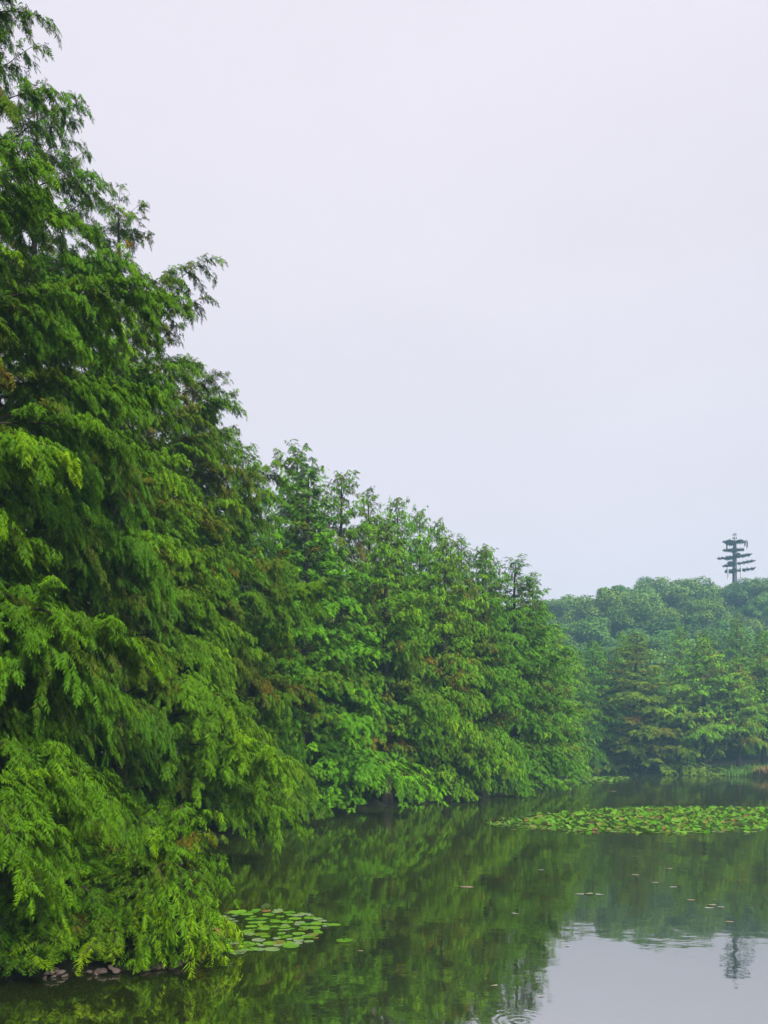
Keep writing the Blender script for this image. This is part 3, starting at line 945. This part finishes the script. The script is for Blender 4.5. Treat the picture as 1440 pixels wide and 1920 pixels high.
raft('lily_pad_raft', (21.0, 78.5, 8.2, 2.6, 1.10), 900, 1, 'narrow tongue of lily pads reaching out from the far bank shore', (0.3, 0.5, 0.62, 0.85, 0.2))
raft('lily_pad_raft', (22.3, 92.0, 3.5, 1.2, 1.2), 260, 2, 'small clump of lily leaves close under the far bank trees', (0.35, 0.5, 0.6))
raft('duckweed_raft', (37.2, 102.5, 1.75, 6.2, 0.0), 1800, 3, 'bright green duckweed raft under the dark far shore trees', (0.3, 0.33, 0.27), lift=0.02)
raft('duckweed_raft', (36.9, 94.0, 0.75, 3.0, 0.0), 420, 4, 'smaller dull green duckweed raft beside the bright one', (0.25, 0.3), lift=0.02)

# ------------------------------------------------------------------ stones at the point
def rock_mesh(seed):
    rng = np.random.default_rng(seed)
    g = Geo(); n, m = 7, 4
    vs = [(0, 0, 0.55)]
    for j in range(1, m):
        th = math.pi * j / m
        for k in range(n):
            a = 2 * math.pi * k / n + 0.3 * j
            f = rng.uniform(0.75, 1.2)
            vs.append((math.sin(th) * math.cos(a) * f, math.sin(th) * math.sin(a) * f * .8, math.cos(th) * 0.55 * f))
    vs.append((0, 0, -0.5))
    fs = [(0, 1 + k, 1 + (k + 1) % n) for k in range(n)]
    for j in range(m - 2):
        for k in range(n):
            fs.append((1 + j * n + k, 1 + (j + 1) * n + k, 1 + (j + 1) * n + (k + 1) % n, 1 + j * n + (k + 1) % n))
    last = len(vs) - 1
    fs += [(last, 1 + (m - 2) * n + (k + 1) % n, 1 + (m - 2) * n + k) for k in range(n)]
    g.add(vs, fs)
    return g.mesh('stone', M_ROCK)


ROCKS = [rock_mesh(s) for s in range(200, 205)]
rk = random.Random(12)
for i in range(44):
    t = rk.random()
    # two stretches along the waterline of the point
    if i < 28:
        x, y = -3.35 + 0.75 * t, 10.83 + 0.55 * t * t + rk.gauss(0, .06)
    else:
        x, y = -4.5 + 0.95 * t, 10.50 + 0.25 * t + rk.gauss(0, .05)
    o = obj('stone', ROCKS[i % 5], None, (x, y, rk.uniform(0.0, 0.10)))
    s = rk.uniform(0.028, 0.07)
    o.scale = (s * 1.4, s * 1.2, s)
    o.rotation_euler = (rk.uniform(-.4, .4), rk.uniform(-.4, .4), rk.uniform(0, 6.28))
    far_ = i >= 28
    size = 'small' if s < 0.052 else 'larger' if s > 0.07 else 'middling'
    where = 'away from the lilies' if t < 0.33 else 'mid way along' if t < 0.66 else 'towards the lilies'
    tag(o, f'{size} brown stone in the dark waterline stretch, {where}' if far_ else
        f'{size} pinkish stone at the tip of the point, {where}', 'stone',
        'stones in the dark waterline stretch' if far_ else 'stones at the tip of the point')

# ------------------------------------------------------------------ far bank grass, reeds and bare soil
def blades(name, n, place, hmin, hmax, tints, seed, label, w=0.05):
    rr = random.Random(seed); g = Geo(); got = 0
    while got < n:
        x, y = place(rr)
        if lake_sd(np.array([x]), np.array([y]))[0] < -1.6:
            continue
        got += 1
        z = max(-0.02, float(terrain(np.array([x]), np.array([y]))[0]))
        h = rr.uniform(hmin, hmax); a = rr.uniform(0, 6.28); lx, ly = rr.gauss(0, .22) * h, rr.gauss(0, .22) * h
        dx, dy = math.cos(a) * w, math.sin(a) * w
        g.add([(x - dx, y - dy, z), (x + dx, y + dy, z), (x + lx * .4 + dx * .7, y + ly * .4 + dy * .7, z + h * .6), (x + lx, y + ly, z + h)],
              [(0, 1, 2, 3)], rr.choice(tints))
    o = obj(name, g.mesh(name, M_GRASS), kind='stuff')
    tag(o, label, name.replace('_', ' '))


blades('grass', 9000, lambda q: (q.uniform(38.8, 56), q.uniform(81.5, 100)), 0.3, 0.95, (0.5, 0.6, 0.7, 0.9, 1.0), 31, 'lush green grass covering the open far bank under the trees', 0.07)
blades('reeds', 700, lambda q: (q.gauss(43.0, 2.2), q.gauss(85.2, 1.1)), 0.6, 1.2, (0.15, 0.35, 0.5, 0.6), 32, 'mixed green and straw coloured reeds standing at the far waterline', 0.05)
blades('dry_reeds', 300, lambda q: (q.gauss(40.3 + 1.0, 0.7), q.gauss(86.2, 0.5)), 0.7, 1.4, (0.0, 0.1, 0.15), 33, 'rusty dry reed clump at the far waterline', 0.06)

# bare soil strip on the rise behind the reeds
sx = np.linspace(42.5, 62, 40); sw = np.linspace(0, 1, 6)
SV = []
for i, x in enumerate(sx):
    for w in sw:
        y = 100.5 + 0.25 * math.sin(x * .8) + (w - .5) * 4.2
        SV.append((x, y, float(terrain(np.array([x]), np.array([y]))[0]) + 0.02 + 0.06 * math.sin(math.pi * w)))
SI = np.arange(len(sx) * 6).reshape(len(sx), 6)
SF = np.stack([SI[:-1, :-1], SI[1:, :-1], SI[1:, 1:], SI[:-1, 1:]], -1).reshape(-1, 4)
o = obj('path', mesh_np('path', np.array(SV), SF, simple_mat('red_soil', (0.30, 0.15, 0.12), 0.95, 0.2, 3), smooth=True), kind='structure')
o['label'] = 'strip of bare reddish soil on the far bank'

# ------------------------------------------------------------------ floating bits
def bit_mesh(seed, t):
    rng = np.random.default_rng(seed); g = Geo()
    n = 6
    v = [(0, 0, 0.03)] + [(math.cos(2 * math.pi * k / n) * rng.uniform(.7, 1.1), 0.45 * math.sin(2 * math.pi * k / n) * rng.uniform(.7, 1.1), 0.10 * rng.random()) for k in range(n)]
    g.add(v, [(0, 1 + k, 1 + (k + 1) % n) for k in range(n)], t)
    return g.mesh('floating_leaf', M_DEBRIS)


BITS = [bit_mesh(300 + k, (0.2, 0.5, 0.9, 1.0)[k]) for k in range(4)]
rb = random.Random(8)
SPOTS = [(1.80, 17.4, .17), (4.25, 16.6, .13), (4.45, 16.5, .10), (4.05, 16.55, .12), (6.0, 19.1, .11), (7.15, 20.1, .12), (6.3, 17.4, .10), (6.1, 18.0, .11),
         (6.1, 15.9, .10), (6.3, 15.4, .12), (6.15, 15.1, .10), (6.4, 15.2, .09), (6.0, 13.9, .09), (1.4, 10.15, .06), (2.4, 14.6, .07), (3.9, 19.9, .10),
         (16.3, 57, .30), (-0.35, 11.9, .05), (1.9, 9.7, .04), (2.8, 12.2, .05), (0.3, 14.5, .05), (3.3, 9.4, .03), (-0.9, 10.2, .04), (5.2, 12.5, .05),
         (0.9, 16.4, .06), (2.1, 19.0, .07), (3.0, 17.0, .06)]
for i, (x, y, r) in enumerate(SPOTS[:20]):
    o = obj('floating_leaf', BITS[i % 4], None, (x, y, 0.004))
    o.scale = (r, r, r)
    o.rotation_euler = (0, 0, rb.uniform(-0.4, 0.4))
    tag(o, 'small pale leaf fragment floating on the open water', 'leaf', 'leaf fragments floating on the open water')

# ------------------------------------------------------------------ haze over the whole valley
m, n, l = new_mat('valley_haze')
o_ = n('ShaderNodeOutputMaterial'); pv = n('ShaderNodeVolumePrincipled')
pv.inputs['Color'].default_value = (0.45, 0.78, 1.0, 1)
pv.inputs['Density'].default_value = 0.00075
l(pv.outputs[0], o_.inputs['Volume'])
g = Geo()
zb0, zt0 = float(Z.min()) - 1.0, 82.0
g.box((0, 170, (zb0 + zt0) / 2), (1500, 1200, zt0 - zb0))
hz = obj('haze', g.mesh('haze', m), kind='stuff')
hz['label'] = 'thin bluish haze filling the valley'
